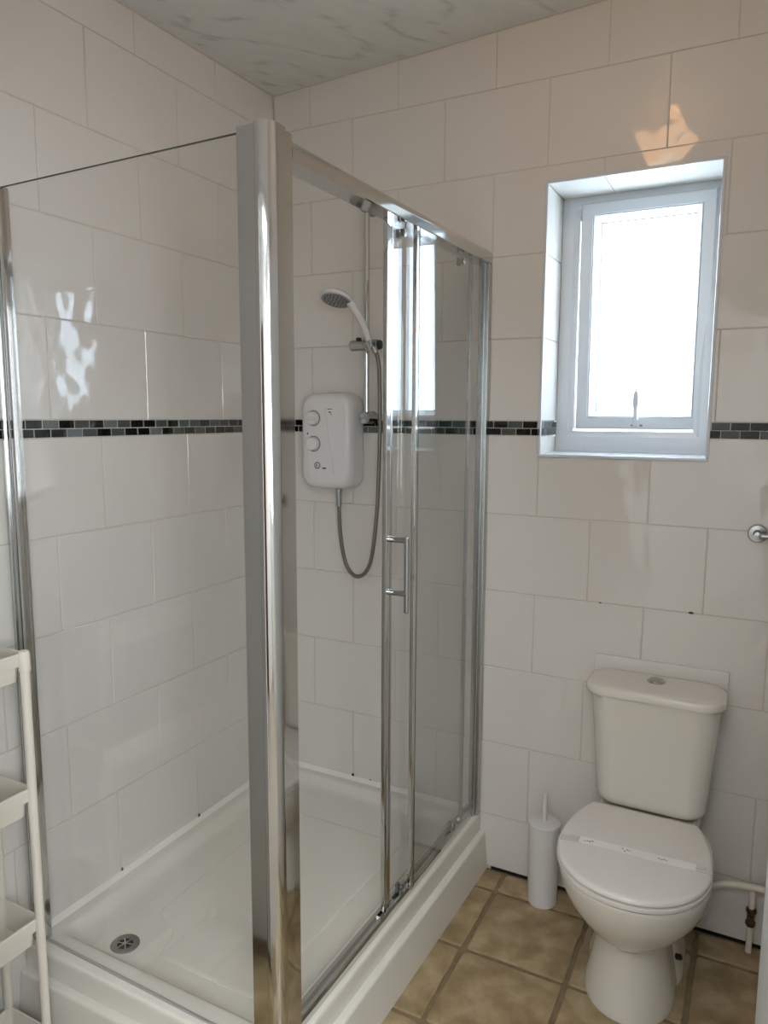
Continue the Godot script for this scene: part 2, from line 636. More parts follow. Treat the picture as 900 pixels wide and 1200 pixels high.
func mosaic(wall: Node3D, a: float, w: float, y0: float, y1: float, ch: String, b: Basis, least: float, most: float) -> void:
	var g := 0.0012
	var lo := maxf(a + g, least)
	var hi := minf(a + w - g, most)
	if hi - lo < 0.004:
		return
	var me := tile_mesh(snappedf(hi - lo, 0.0005), y1 - y0 - 2.0 * g, 0.0012, 0.005)
	var o := part_mesh(me, "mosaic_tile", mosaic_tone(ch), wall)
	var tilt := Basis(Vector3.RIGHT, rng.randfn() * 0.012) * Basis(Vector3.UP, rng.randfn() * 0.012)
	o.transform = Transform3D(b * tilt, b * Vector3((lo + hi) / 2.0, (y0 + y1) / 2.0, 0.0003))


func floor_tiles() -> void:
	var fl := get_node("floor") as Node3D
	var xs := [0.012, 0.315, 0.615, 0.915, 1.212, 1.513, RX - 0.004]
	var zs := [0.006, 0.113, 0.403, 0.693, 0.983, 1.273, 1.563, 1.735]
	for i in xs.size() - 1:
		for k in zs.size() - 1:
			if xs[i + 1] < 0.75 and zs[k + 1] < 1.1:
				continue
			if zs[k] > 1.5 and (xs[i] < 0.7 or xs[i + 1] > 1.75):
				continue
			# softened, slightly wavy outline like a tumbled tile
			var c := Vector2((xs[i] + xs[i + 1]) / 2.0, (zs[k] + zs[k + 1]) / 2.0)
			var h := Vector2((xs[i + 1] - xs[i]) / 2.0 - 0.0065, (zs[k + 1] - zs[k]) / 2.0 - 0.0065)
			var rings := []
			var wob := []
			for s in 60:
				wob.append(rng.randfn() * 0.0011)
			for lv in [[-0.02, 0.0], [-0.0035, 0.0], [-0.001, 0.0018], [0.0, 0.0055]]:
				var ring := PackedVector3Array()
				var base := outline_rect(h.x - lv[1], h.y - lv[1], 0.009, 11)
				for s in base.size():
					var p: Vector2 = base[s]
					var d := p.normalized()
					var w: float = (wob[s % 60] + wob[(s + 1) % 60]) * 0.5
					ring.append(Vector3(c.x + p.x + d.x * w, lv[0], c.y + p.y + d.y * w))
				rings.append(ring)
			var m := Mb.new()
			m.loft(rings)
			part(m, "floor_tile", M.floor_tile, fl)

func outline_rect(hx: float, hy: float, r: float, per_side: int) -> PackedVector2Array:
	var o := PackedVector2Array()
	for q in 4:
		var sx := 1.0 if q == 0 or q == 3 else -1.0
		var sy := 1.0 if q < 2 else -1.0
		for k in 4:
			var a := (q + k / 3.0) * PI / 2.0
			o.append(Vector2(sx * (hx - r) + r * cos(a), sy * (hy - r) + r * sin(a)))
		var nx := 1.0 if q == 2 or q == 3 else -1.0
		if q % 2 == 0:
			for k in range(1, per_side):
				o.append(Vector2(sx * (hx - r) * (1.0 - 2.0 * k / per_side), sy * hy))
		else:
			for k in range(1, per_side):
				o.append(Vector2(sx * hx, sy * (hy - r) * (1.0 - 2.0 * k / per_side)))
	return o


# ---------------------------------------------------------------- window
func bars(root: Node3D, called: String, o: Rect2, steps: Array, z_back: float, m_: Material, xf := Transform3D.IDENTITY) -> void:
	# four mitred bars; steps are [inset from the outer edge, z] across the face
	for k in 4:
		var rings := []
		for e in 2:
			var ring := PackedVector3Array()
			var n := (k + e) % 4
			var first := true
			for st in steps + [[steps[steps.size() - 1][0], z_back], [steps[0][0], z_back]]:
				var r := o.grow(-st[0])
				var c: Vector2 = [r.position, Vector2(r.end.x, r.position.y), r.end, Vector2(r.position.x, r.end.y)][n]
				ring.append(Vector3(c.x, c.y, st[1]))
			rings.append(ring)
		var m := Mb.new()
		m.smooth = 15.0
		m.xf = xf
		m.loft(rings)
		part(m, called, m_, root)

func window() -> void:
	var w := Node3D.new()
	w.name = "window_1"
	add_child(w)
	w.set_meta("label", "small white top-hung window with obscured glass in a deep tiled recess")
	w.set_meta("category", "window")
	w.set_meta("kind", "structure")
	var zf := -0.190
	var ajar := Transform3D(Basis.IDENTITY, Vector3(0, 2.19, -0.19)) * Transform3D(Basis(Vector3.RIGHT, 0.038), Vector3.ZERO) * Transform3D(Basis.IDENTITY, Vector3(0, -2.19, 0.19))   # the sash hangs slightly open
	# outer frame, sash, bead, pane
	bars(w, "window_frame", Rect2(0.984, 1.432, 0.474, 0.784), [[0.0, zf], [0.036, zf], [0.045, zf - 0.004], [0.0545, zf - 0.004]], -0.255, M.upvc)
	bars(w, "frame_sill", Rect2(0.984, 1.410, 0.474, 0.0225), [[0.0, zf + 0.006], [0.0105, zf + 0.006]], -0.26, M.upvc)
	bars(w, "sash", Rect2(1.0445, 1.4935, 0.391, 0.700), [[0.0, zf + 0.008], [0.004, zf + 0.014], [0.036, zf + 0.016], [0.0375, zf + 0.008]], -0.228, M.upvc, ajar)
	bars(w, "bead", Rect2(1.082, 1.531, 0.3155, 0.625), [[0.0, zf + 0.012], [0.003, zf + 0.012], [0.0195, zf - 0.020]], -0.236, M.upvc, ajar)
	bars(w, "gasket", Rect2(1.1005, 1.5495, 0.2785, 0.588), [[0.0, zf - 0.0205], [0.0028, zf - 0.0215]], -0.232, M.seal, ajar)
	var m := Mb.new()
	m.xf = ajar
	m.box(Vector3(1.099, 1.547, -0.229), Vector3(1.3825, 2.140, -0.219))
	part(m, "pane", M.pane, w, "obscured glass pane glowing with daylight")
	# handle: base on the bottom rail, lever standing up in front of the pane
	m = Mb.new()
	m.xf = ajar
	m.rbox(Vector3(1.226, 1.500, zf + 0.012), Vector3(1.244, 1.532, zf + 0.026), 0.004)
	m.xf = ajar * frame_at(Vector3(1.235, 1.527, zf + 0.02), Vector3(0, 0, 1))
	m.lathe([[0.0, 0.0], [0.0085, 0.0], [0.0085, 0.014], [0.006, 0.018], [0.0, 0.018]], 16)
	var hn := part(m, "handle", M.upvc, w, "white window handle standing upright")
	m = Mb.new()
	var rings := []
	for s in [[1.520, 0.006, 0.004], [1.548, 0.0055, 0.004], [1.575, 0.0085, 0.004], [1.598, 0.0085, 0.0035], [1.612, 0.005, 0.003], [1.616, 0.001, 0.001]]:
		rings.append(Mb.rrect(s[1], s[2], 0.003, 3, Vector3(1.235, s[0], zf + 0.040)))
	m.xf = ajar
	m.loft(rings)
	part(m, "lever", M.upvc, hn)
	for k in 2:
		m = Mb.new()
		m.xf = ajar * frame_at(Vector3(1.222 if k == 0 else 1.2505, 1.5065, zf + 0.012), Vector3(0, 0, 1))
		m.lathe([[0.0, 0.0], [0.0055, 0.0], [0.005, 0.0025], [0.0, 0.003]], 12)
		part(m, "screw_cap", M.screw_tan if k == 0 else M.steel, w)
	# recess lining: tiles that carry on round the corner, plastic corner trim, sill
	var j := 0.0013
	var rb := Basis(Vector3(0, 0, -1), Vector3.UP, Vector3(1, 0, 0))
	for r in range(5, 10):
		if r == 6:
			continue
		var a := maxf(ROWS[r] + j, WY0)
		var b := minf(ROWS[r + 1] - j, WY1)
		if r == 5:
			b = ROWS[6] - j
		for side in 2:
			var me := tile_mesh(0.186, b - a, 0.0014, 0.0035)
			var o := part_mesh(me, "reveal_tile", M.tile, w)
			if side == 0:
				o.transform = Transform3D(rb, Vector3(WX0, (a + b) / 2.0, -0.096))
			else:
				o.transform = Transform3D(Basis(Vector3(0, 0, 1), Vector3.UP, Vector3(-1, 0, 0)), Vector3(WX1, (a + b) / 2.0, -0.096))
	for k in 4:
		for c in 2:
			var me := tile_mesh(0.0455, 0.0205, 0.0012, 0.0035)
			var o := part_mesh(me, "mosaic_tile", mosaic_tone(["lggk", "kgdg"][c][k]), w)
			o.transform = Transform3D(rb, Vector3(WX0, (ROWS[6] + ROWS[7]) / 2.0 + (0.0112 if c == 0 else -0.0112), -0.030 - 0.048 * k + (0.012 if c == 1 else 0.0)))
	for k in 2:
		var me := tile_mesh([0.158, 0.312][k], 0.186, 0.0014, 0.0035)
		var o := part_mesh(me, "reveal_tile", M.tile, w)
		o.transform = Transform3D(Basis(Vector3(1, 0, 0), Vector3(0, 0, 1), Vector3(0, -1, 0)), Vector3([WX0 + 0.081, WX1 - 0.158][k], WY1, -0.096))
	m = Mb.new()
	m.rbox(Vector3(WX0 - 0.003, WY0 - 0.004, -0.19), Vector3(WX1 + 0.003, WY0 + 0.006, 0.006), 0.003)
	part(m, "window_sill", M.upvc, w, "white plastic sill board with rounded front edge")
	for q in [[WX0 - 0.006, WX0 + 0.003, WY0 + 0.006, WY1 + 0.006], [WX1 - 0.003, WX1 + 0.006, WY0 + 0.006, WY1 + 0.006], [WX0 + 0.003, WX1 - 0.003, WY1 - 0.003, WY1 + 0.006]]:
		m = Mb.new()
		m.rbox(Vector3(q[0], q[2], -0.006), Vector3(q[1], q[3], 0.004), 0.0025)
		part(m, "corner_trim", M.upvc, w)


# ---------------------------------------------------------------- door, landing, lamp
func doors_and_hall() -> void:
	var d := Node3D.new()
	d.name = "door_1"
	add_child(d)
	d.set_meta("label", "white painted door standing open at the right edge beside the toilet")
	d.set_meta("category", "door")
	d.set_meta("kind", "structure")
	var m := Mb.new()
	m.rbox(Vector3(1.651, 0.008, 0.880), Vector3(1.691, 2.02, 1.616), 0.003)
	part(m, "door_leaf", M.paint, d)
	for f in [[0.525, 0.56], [1.715, 1.75]]:
		m = Mb.new()
		m.rbox(Vector3(f[0] - 0.02, 0.0, NZ - 0.015), Vector3(f[1] + 0.015, 2.08, NZ - 0.0005), 0.004)
		part(m, "architrave", M.paint, d)
	m = Mb.new()
	m.rbox(Vector3(0.505, 2.08, NZ - 0.015), Vector3(1.765, 2.14, NZ - 0.0005), 0.004)
	part(m, "architrave", M.paint, d)
	# the landing beyond the doorway: closed, with thickness
	var z0 := NZ + 0.12
	var z1 := 3.7
	m = Mb.new()
	m.box(Vector3(-0.25, -0.06, z0), Vector3(-0.13, 2.5, z1 + 0.12))
	m.box(Vector3(2.5, -0.06, z0), Vector3(2.62, 2.5, z1 + 0.12))
	m.box(Vector3(-0.13, -0.06, z1), Vector3(2.5, 2.5, z1 + 0.12))
	m.box(Vector3(-0.25, -0.06, z0 - 0.02), Vector3(-0.15, 2.5, z0))
	m.box(Vector3(RX + 0.12, -0.06, z0 - 0.06), Vector3(2.62, 2.5, z0))
	struct(m, "wall_landing", M.hall, "warm cream walls of the landing behind the viewer", "wall")
	m = Mb.new()
	m.box(Vector3(-0.25, -0.12, z0), Vector3(2.62, -0.004, z1 + 0.12))
	struct(m, "floor_landing", M.carpet, "beige carpeted floor of the landing behind the viewer", "floor")
	m = Mb.new()
	m.box(Vector3(-0.25, 2.4, z0), Vector3(2.62, 2.5, z1 + 0.12))
	struct(m, "ceiling_landing", M.paint, "white ceiling of the landing behind the viewer", "ceiling")
	var d2 := Node3D.new()
	d2.name = "door_2"
	add_child(d2)
	d2.set_meta("label", "dark brown wooden door of the landing behind the viewer")
	d2.set_meta("category", "door")
	d2.set_meta("kind", "structure")
	m = Mb.new()
	m.rbox(Vector3(-0.06, 0.0, z1 - 0.045), Vector3(0.72, 2.0, z1 - 0.001), 0.004)
	part(m, "door_leaf", M.wood, d2)
	m = Mb.new()
	m.rbox(Vector3(-0.125, 0.0, z1 - 0.02), Vector3(-0.065, 2.07, z1 - 0.001), 0.004)
	m.rbox(Vector3(0.725, 0.0, z1 - 0.02), Vector3(0.79, 2.07, z1 - 0.001), 0.004)
	part(m, "door_frame", M.paint, d2)
	var w2 := Node3D.new()
	w2.name = "window_2"
	add_child(w2)
	w2.set_meta("label", "bright white framed window of the landing behind the viewer")
	w2.set_meta("category", "window")
	w2.set_meta("kind", "structure")
	m = Mb.new()
	for q in [[1.02, 1.05, 2.27, 3.43], [2.15, 2.18, 2.27, 3.43], [1.05, 2.15, 2.27, 2.30], [1.05, 2.15, 3.40, 3.43]]:
		m.box(Vector3(2.46, q[0], q[2]), Vector3(2.499, q[1], q[3]))
	part(m, "window_frame", M.upvc, w2)
	m = Mb.new()
	m.box(Vector3(2.480, 1.05, 2.30), Vector3(2.499, 2.15, 3.40))
	var e2 := mat(Color(0.9, 0.95, 1.0), 0.3)
	e2.emission_enabled = true
	e2.emission = Color(0.95, 0.98, 1.0)
	e2.emission_energy_multiplier = 2.0
	part(m, "pane", e2, w2)
	var p := thing("ceiling_panel_lamp", "square white ceiling panel lamp on the landing behind the viewer", "lamp", Vector3(1.62, 2.4, 2.62))
	m = Mb.new()
	m.rbox(Vector3(-0.48, -0.04, -0.48), Vector3(0.48, -0.001, 0.48), 0.006)
	part(m, "housing", M.paint, p)
	m = Mb.new()
	m.box(Vector3(-0.45, -0.046, -0.45), Vector3(0.45, -0.041, 0.45))
	var e := mat(Color(1, 1, 1), 0.4)
	e.emission_enabled = true
	e.emission = Color(1.0, 0.93, 0.84)
	e.emission_energy_multiplier = 1.2
	part(m, "diffuser", e, p)

func ceiling_lamp() -> void:
	var y := ceil_y(1.2, 0.92)
	var l := thing("ceiling_lamp", "warm glowing globe lamp on the bathroom ceiling, mirrored in the tiles above the window", "lamp", Vector3(1.19, y, 0.92))
	var m := Mb.new()
	m.lathe([[0.0, -0.024], [0.072, -0.024], [0.078, -0.016], [0.078, -0.002], [0.0, -0.002]], 28)
	part(m, "base", M.paint, l)
	m = Mb.new()
	var prof := []
	for k in 13:
		var a := PI * k / 12.0
		prof.append([0.100 * sin(a), -0.026 - 0.050 * (1.0 + cos(a))])
	m.lathe(prof, 28)
	var e := mat(Color(1, 0.9, 0.75), 0.3)
	e.emission_enabled = true
	e.emission = Color(1.0, 0.74, 0.50)
	e.emission_energy_multiplier = 5.5
	part(m, "globe", e, l)
	var o := OmniLight3D.new()
	o.name = "globe_light"
	o.light_color = Color(1.0, 0.91, 0.80)
	o.light_energy = 0.035
	o.light_size = 0.08
	o.omni_range = 8.0
	o.omni_attenuation = 2.0
	o.shadow_enabled = true
	o.position = Vector3(0, -0.082, 0)
	l.add_child(o)


# ---------------------------------------------------------------- shower
const DX := 0.818        # door line at the back wall
const LEAN := -0.026     # how far it comes in per metre towards the viewer
const PZ := 1.135        # front of the tray

func dline(z: float) -> float:
	return DX + LEAN * z

func quad_ring(in_wall: float, in_front: float, r: float, y: float, side_out := 0.0, wall_r := 0.004) -> PackedVector3Array:
	# ring round the tray: inset from the two walls, inset (or outset) from the door side and the panel side
	var z1 := PZ - in_front + side_out
	var z0 := 0.001 + in_wall
	var x0 := 0.001 + in_wall
	var c := [Vector2(dline(z1) - in_front + side_out, z1), Vector2(x0, z1), Vector2(x0, z0), Vector2(dline(z0) - in_front + side_out, z0)]
	var rr := [r, maxf(wall_r, r if in_wall > 0.01 else 0.0), maxf(wall_r, r if in_wall > 0.01 else 0.0), maxf(wall_r, r if in_wall > 0.01 else 0.0)]
	var o := PackedVector3Array()
	for k in 4:
		var p: Vector2 = c[k]
		var a: Vector2 = (c[(k + 3) % 4] - p).normalized()
		var b: Vector2 = (c[(k + 1) % 4] - p).normalized()
		var s: Vector2 = p + a * rr[k]
		var e: Vector2 = p + b * rr[k]
		for i in 7:
			var u := i / 6.0
			var q := s.lerp(p, u).lerp(p.lerp(e, u), u)
			o.append(Vector3(q.x, y, q.y))
	return o

func shower_tray() -> void:
	var t := thing("shower_tray", "low white shower tray on a stepped white plinth inside the glass enclosure", "shower tray")
	var m := Mb.new()
	m.loft([quad_ring(0, 0.0, 0.02, 0.127), quad_ring(0, 0.0, 0.02, 0.178), quad_ring(0, 0.0008, 0.02, 0.1855), quad_ring(0, 0.003, 0.02, 0.1892), quad_ring(0, 0.0055, 0.02, 0.1902), quad_ring(0, 0.010, 0.02, 0.1905),
		quad_ring(0.034, 0.062, 0.03, 0.1895), quad_ring(0.042, 0.070, 0.035, 0.187), quad_ring(0.052, 0.080, 0.045, 0.178), quad_ring(0.062, 0.090, 0.05, 0.1655), quad_ring(0.076, 0.104, 0.06, 0.159),
		quad_ring(0.10, 0.128, 0.06, 0.1565), quad_ring(0.30, 0.30, 0.06, 0.155)])
	m.smooth = 50.0
	part(m, "basin", M.acrylic, t)
	m = Mb.new()
	m.loft([quad_ring(0, 0.0, 0.02, 0.0, 0.031), quad_ring(0, 0.0, 0.02, 0.117, 0.020), quad_ring(0, 0.0, 0.02, 0.1215, 0.0185), quad_ring(0, 0.0, 0.02, 0.1245, 0.0155), quad_ring(0, 0.0, 0.02, 0.1255, 0.011), quad_ring(0, 0.0, 0.02, 0.127, 0.002), quad_ring(0, 0.03, 0.02, 0.127, 0.0)])
	part(m, "plinth", M.acrylic, t)
	# raised standing area, its edge bending round the drain
	m = Mb.new()
	var rings := []
	var base := PackedVector2Array()
	var pts := [Vector2(0.20, 0.24), Vector2(0.62, 0.24), Vector2(0.64, 0.26), Vector2(0.62, 0.96), Vector2(0.60, 0.985), Vector2(0.33, 0.985), Vector2(0.305, 0.975), Vector2(0.295, 0.955), Vector2(0.287, 0.92), Vector2(0.262, 0.885), Vector2(0.225, 0.87), Vector2(0.195, 0.86), Vector2(0.18, 0.84), Vector2(0.18, 0.26)]
	for lv in [[-0.002, 0.0], [0.0018, 0.002], [0.0032, 0.008], [0.0036, 0.016]]:
		var poly := PackedVector2Array()
		var cc := Vector2(0.42, 0.6)
		var ring := PackedVector3Array()
		for k in pts.size():
			var p: Vector2 = pts[k]
			var q: Vector2 = p + (cc - p).normalized() * lv[1]
			ring.append(Vector3(q.x, 0.1555 + lv[0], q.y))
		rings.append(ring)
	m.loft(rings)
	part(m, "standing_area", M.acrylic, t)
	# drain: steel ring, dark well, six-spoked grate
	var dc := Vector3(0.196, 0.1562, 0.99)
	m = Mb.new()
	m.xf = Transform3D(Basis.IDENTITY, dc)
	m.lathe([[0.0, -0.001], [0.021, -0.001], [0.021, 0.003], [0.0345, 0.004], [0.037, 0.002], [0.037, -0.002], [0.0, -0.002]], 32)
	var dr := part(m, "drain", M.steel, t, "round steel drain with spoked grate")
	m = Mb.new()
	m.xf = Transform3D(Basis.IDENTITY, dc)
	m.lathe([[0.0, -0.0009], [0.0208, -0.0009], [0.0208, 0.0008], [0.0, 0.0008]], 24)
	part(m, "drain_well", M.dark, dr)
	m = Mb.new()
	for k in 6:
		m.xf = Transform3D(Basis(Vector3.UP, k * PI / 3.0 + 0.3), dc)
		m.box(Vector3(0.004, 0.0015, -0.0016), Vector3(0.0215, 0.0035, 0.0016))
	m.xf = Transform3D(Basis.IDENTITY, dc)
	m.lathe([[0.0, 0.001], [0.006, 0.001], [0.006, 0.004], [0.004, 0.005], [0.0, 0.005]], 16)
	part(m, "grate", M.chrome_dull, dr)
	# sealant bead along both walls
	m = Mb.new()
	m.hexa([Vector3(0.0, 0.186, 0.0), Vector3(0.0, 0.186, 1.07), Vector3(0.016, 0.186, 1.07), Vector3(0.016, 0.186, 0.016), Vector3(0.0, 0.204, 0.0), Vector3(0.0, 0.204, 1.07), Vector3(0.003, 0.203, 1.07), Vector3(0.003, 0.203, 0.003)])
	m.hexa([Vector3(0.0, 0.186, 0.0), Vector3(0.77, 0.186, 0.0), Vector3(0.77, 0.186, 0.016), Vector3(0.016, 0.186, 0.016), Vector3(0.0, 0.204, 0.0), Vector3(0.77, 0.204, 0.0), Vector3(0.77, 0.203, 0.003), Vector3(0.003, 0.203, 0.003)])
	part(m, "sealant_bead", M.caulk, t)
	for q in [[0.0022, 0.2055, 0.483, 0.006], [0.0022, 0.2055, 0.815, 0.005], [0.0022, 0.2052, 0.150, 0.005], [0.3185, 0.206, 0.0022, 0.006], [0.392, 0.2045, 0.0022, 0.003]]:
		m = Mb.new()
		m.xf = Transform3D(Basis(Vector3(q[3] if q[0] > 0.1 else 0.0012, 0, 0), Vector3(0, q[3] * 1.3, 0), Vector3(0, 0, 0.0012 if q[0] > 0.1 else q[3])), Vector3(q[0], q[1], q[2]))
		m.lathe([[0.0, -1.0], [0.8, -0.6], [1.0, 0.0], [0.6, 0.7], [0.0, 1.2]], 8)
		part(m, "mould_spot", M.dark, t)


func enclosure() -> void:
	var e := thing("shower_enclosure", "chrome framed glass shower enclosure with sliding door half open", "shower enclosure")
	var top := 2.042
	var low := 0.1905
	var df := Transform3D(Basis(Vector3.UP, atan(LEAN)), Vector3(DX, 0, 0))   # door frame: z along the door line, x outwards
	# corner post: flange for the side glass, rounded nose, flange for the door
	var m := Mb.new()
	var pc := Vector2(dline(1.1) + 0.011, 1.139)      # outer corner of the nose
	var o := PackedVector2Array()
	o.append(Vector2(pc.x - 0.081, pc.y - 0.034))
	o.append(Vector2(pc.x - 0.081, pc.y - 0.014))
	o.append(Vector2(pc.x - 0.078, pc.y - 0.011))
	o.append(Vector2(pc.x - 0.034, pc.y - 0.011))
	o.append(Vector2(pc.x - 0.034, pc.y - 0.003))
	o.append(Vector2(pc.x - 0.031, pc.y))
	for k in 9:
		var a := PI / 2.0 * (1.0 - k / 8.0)
		o.append(Vector2(pc.x - 0.026 + 0.026 * cos(a), pc.y - 0.026 + 0.026 * sin(a)))
	o.append(Vector2(pc.x, pc.y - 0.052))
	o.append(Vector2(pc.x - 0.003, pc.y - 0.056))
	o.append(Vector2(pc.x - 0.009, pc.y - 0.056))
	o.append(Vector2(pc.x - 0.009, pc.y - 0.086))
	o.append(Vector2(pc.x - 0.012, pc.y - 0.089))
	o.append(Vector2(pc.x - 0.034, pc.y - 0.089))
	o.append(Vector2(pc.x - 0.034, pc.y - 0.034))
	m.xf = Transform3D(Basis(Vector3(1, 0, 0), Vector3(0, 0, 1), Vector3(0, -1, 0)), Vector3(0, 0, 0))
	var oo := PackedVector2Array()
	for p in o:
		oo.append(p)
	m.prism(oo, -top - 0.003, -low)
	m.smooth = 25.0
	part(m, "corner_post", M.chrome, e, "polished chrome corner post with rounded nose")
	var sf := Transform3D(Basis(Vector3.UP, -0.0224), Vector3(0.0006, 0, 1.100))   # the side panel stands a touch out of square
	# wall profile of the side glass: channel on the tiles and inner channel
	m = Mb.new()
	m.xf = sf
	m.rbox(Vector3(0.0008, low, -0.022), Vector3(0.030, top + 0.001, 0.014), 0.003, 2)
	part(m, "wall_profile", M.chrome_dull, e)
	m = Mb.new()
	m.xf = sf
	m.rbox(Vector3(0.0305, low, -0.014), Vector3(0.042, top - 0.006, 0.011), 0.003, 2)
	m.box(Vector3(0.012, low, 0.0145), Vector3(0.018, top - 0.001, 0.0175))
	part(m, "wall_profile", M.chrome, e)
	# side glass with its edge and a small seal at the foot
	var gx := pc.x - 0.060
	m = Mb.new()
	m.xf = sf
	m.box(Vector3(0.036, low + 0.004, -0.003), Vector3(gx, top - 0.004, 0.003))
	var sg := part(m, "side_glass", M.glass, e, "fixed clear glass side panel")
	m = Mb.new()
	m.xf = sf
	m.box(Vector3(0.036, top - 0.004, -0.003), Vector3(gx, top - 0.0032, 0.003))
	part(m, "glass_edge", M.glass_edge, sg)
	m = Mb.new()
	m.xf = sf
	m.rbox(Vector3(0.031, low, -0.004), Vector3(gx, low + 0.004, 0.004), 0.0015)
	part(m, "glass_seal", M.seal_grey, e)
	# header rail along the door
	m = Mb.new()
	m.xf = df
	var hp := PackedVector2Array([Vector2(-0.048, top - 0.044), Vector2(-0.002, top - 0.044), Vector2(0.0012, top - 0.042), Vector2(0.0015, top - 0.024)])
	for k in 8:
		var a := PI / 2.0 * k / 7.0
		hp.append(Vector2(-0.0265 + 0.028 * cos(a), top - 0.022 + 0.022 * sin(a)))
	hp.append(Vector2(-0.048, top))
	m.prism(hp, 0.004, 1.053)
	m.smooth = 25.0
	part(m, "header_rail", M.chrome, e, "rounded chrome top rail")
	# bottom track
	m = Mb.new()
	m.xf = df
	m.prism(PackedVector2Array([Vector2(-0.050, low), Vector2(-0.014, low), Vector2(-0.014, low + 0.022), Vector2(-0.016, low + 0.026), Vector2(-0.022, low + 0.026), Vector2(-0.022, low + 0.012), Vector2(-0.040, low + 0.012), Vector2(-0.040, low + 0.020), Vector2(-0.050, low + 0.020)]), 0.004, 1.053)
	m.smooth = 20.0
	part(m, "door_track", M.chrome, e)
	# jamb on the back wall
	m = Mb.new()
	m.xf = df
	m.rbox(Vector3(-0.034, low, 0.0012), Vector3(0.001, top - 0.044, 0.030), 0.003)
	m.rbox(Vector3(-0.026, low, 0.0302), Vector3(-0.008, top - 0.044, 0.040), 0.002)
	part(m, "wall_jamb", M.chrome_dull, e)
	# fixed door glass
	m = Mb.new()
	m.xf = df
	m.box(Vector3(-0.017, low + 0.018, 0.036), Vector3(-0.012, top - 0.042, 0.505))
	var fg := part(m, "fixed_glass", M.glass_door, e, "fixed glass panel next to the window")
	m = Mb.new()
	m.xf = df
	m.rbox(Vector3(-0.021, low + 0.016, 0.495), Vector3(-0.009, top - 0.044, 0.510), 0.002)
	part(m, "edge_strip", M.chrome, fg)
	m = Mb.new()
	m.xf = df
	m.rbox(Vector3(-0.022, low + 0.016, 0.4885), Vector3(-0.010, top - 0.044, 0.4945), 0.001)
	part(m, "edge_seal", M.glass_edge, fg)
	# sliding door: glass, leading stile, trailing seal, handle, rollers
	m = Mb.new()
	m.xf = df
	m.box(Vector3(-0.036, low + 0.024, 0.100), Vector3(-0.031, top - 0.042, 0.615))
	var sd := part(m, "sliding_door", M.glass_door, e, "sliding glass door pushed half open")
	m = Mb.new()
	m.xf = df
	m.rbox(Vector3(-0.040, low + 0.020, 0.612), Vector3(-0.027, top - 0.044, 0.632), 0.002)
	part(m, "stile", M.chrome, sd)
	m = Mb.new()
	m.xf = df
	m.rbox(Vector3(-0.0405, low + 0.020, 0.602), Vector3(-0.0265, top - 0.044, 0.6115), 0.001)
	part(m, "edge_seal", M.chrome_dull, sd)
	m = Mb.new()
	m.xf = df
	m.rbox(Vector3(-0.0395, low + 0.020, 0.092), Vector3(-0.0275, top - 0.044, 0.102), 0.002)
	part(m, "trailing_seal", M.chrome_dull, sd)
	m = Mb.new()
	var hx := 0.018
	var hz := 0.606
	for y in [1.222, 1.085]:
		m.xf = df
		m.tube([Vector3(-0.031, y, hz), Vector3(hx, y, hz)], 0.0075, 12)
		m.xf = df * frame_at(Vector3(-0.0310, y, hz), Vector3(1, 0, 0))
		m.lathe([[0.0, 0.0], [0.011, 0.0], [0.011, 0.005], [0.0, 0.005]], 14)
	m.xf = df
	m.rbox(Vector3(hx - 0.006, 1.034, hz - 0.006), Vector3(hx + 0.006, 1.232, hz + 0.006), 0.0045, 3)
	part(m, "handle", M.chrome_dull, sd, "slim chrome door handle")
	for q in [[0.17, low + 0.030], [0.53, low + 0.030], [0.17, top - 0.062], [0.55, top - 0.062]]:
		m = Mb.new()
		m.xf = df * frame_at(Vector3(-0.0305, q[1], q[0]), Vector3(1, 0, 0))
		m.lathe([[0.0, 0.0], [0.009, 0.0], [0.010, 0.002], [0.010, 0.008], [0.006, 0.0095], [0.0, 0.010]], 16)
		m.xf = df
		m.rbox(Vector3(-0.046, q[1] - 0.012, q[0] - 0.008), Vector3(-0.0365, q[1] + 0.012, q[0] + 0.008), 0.003)
		part(m, "roller", M.steel, sd)


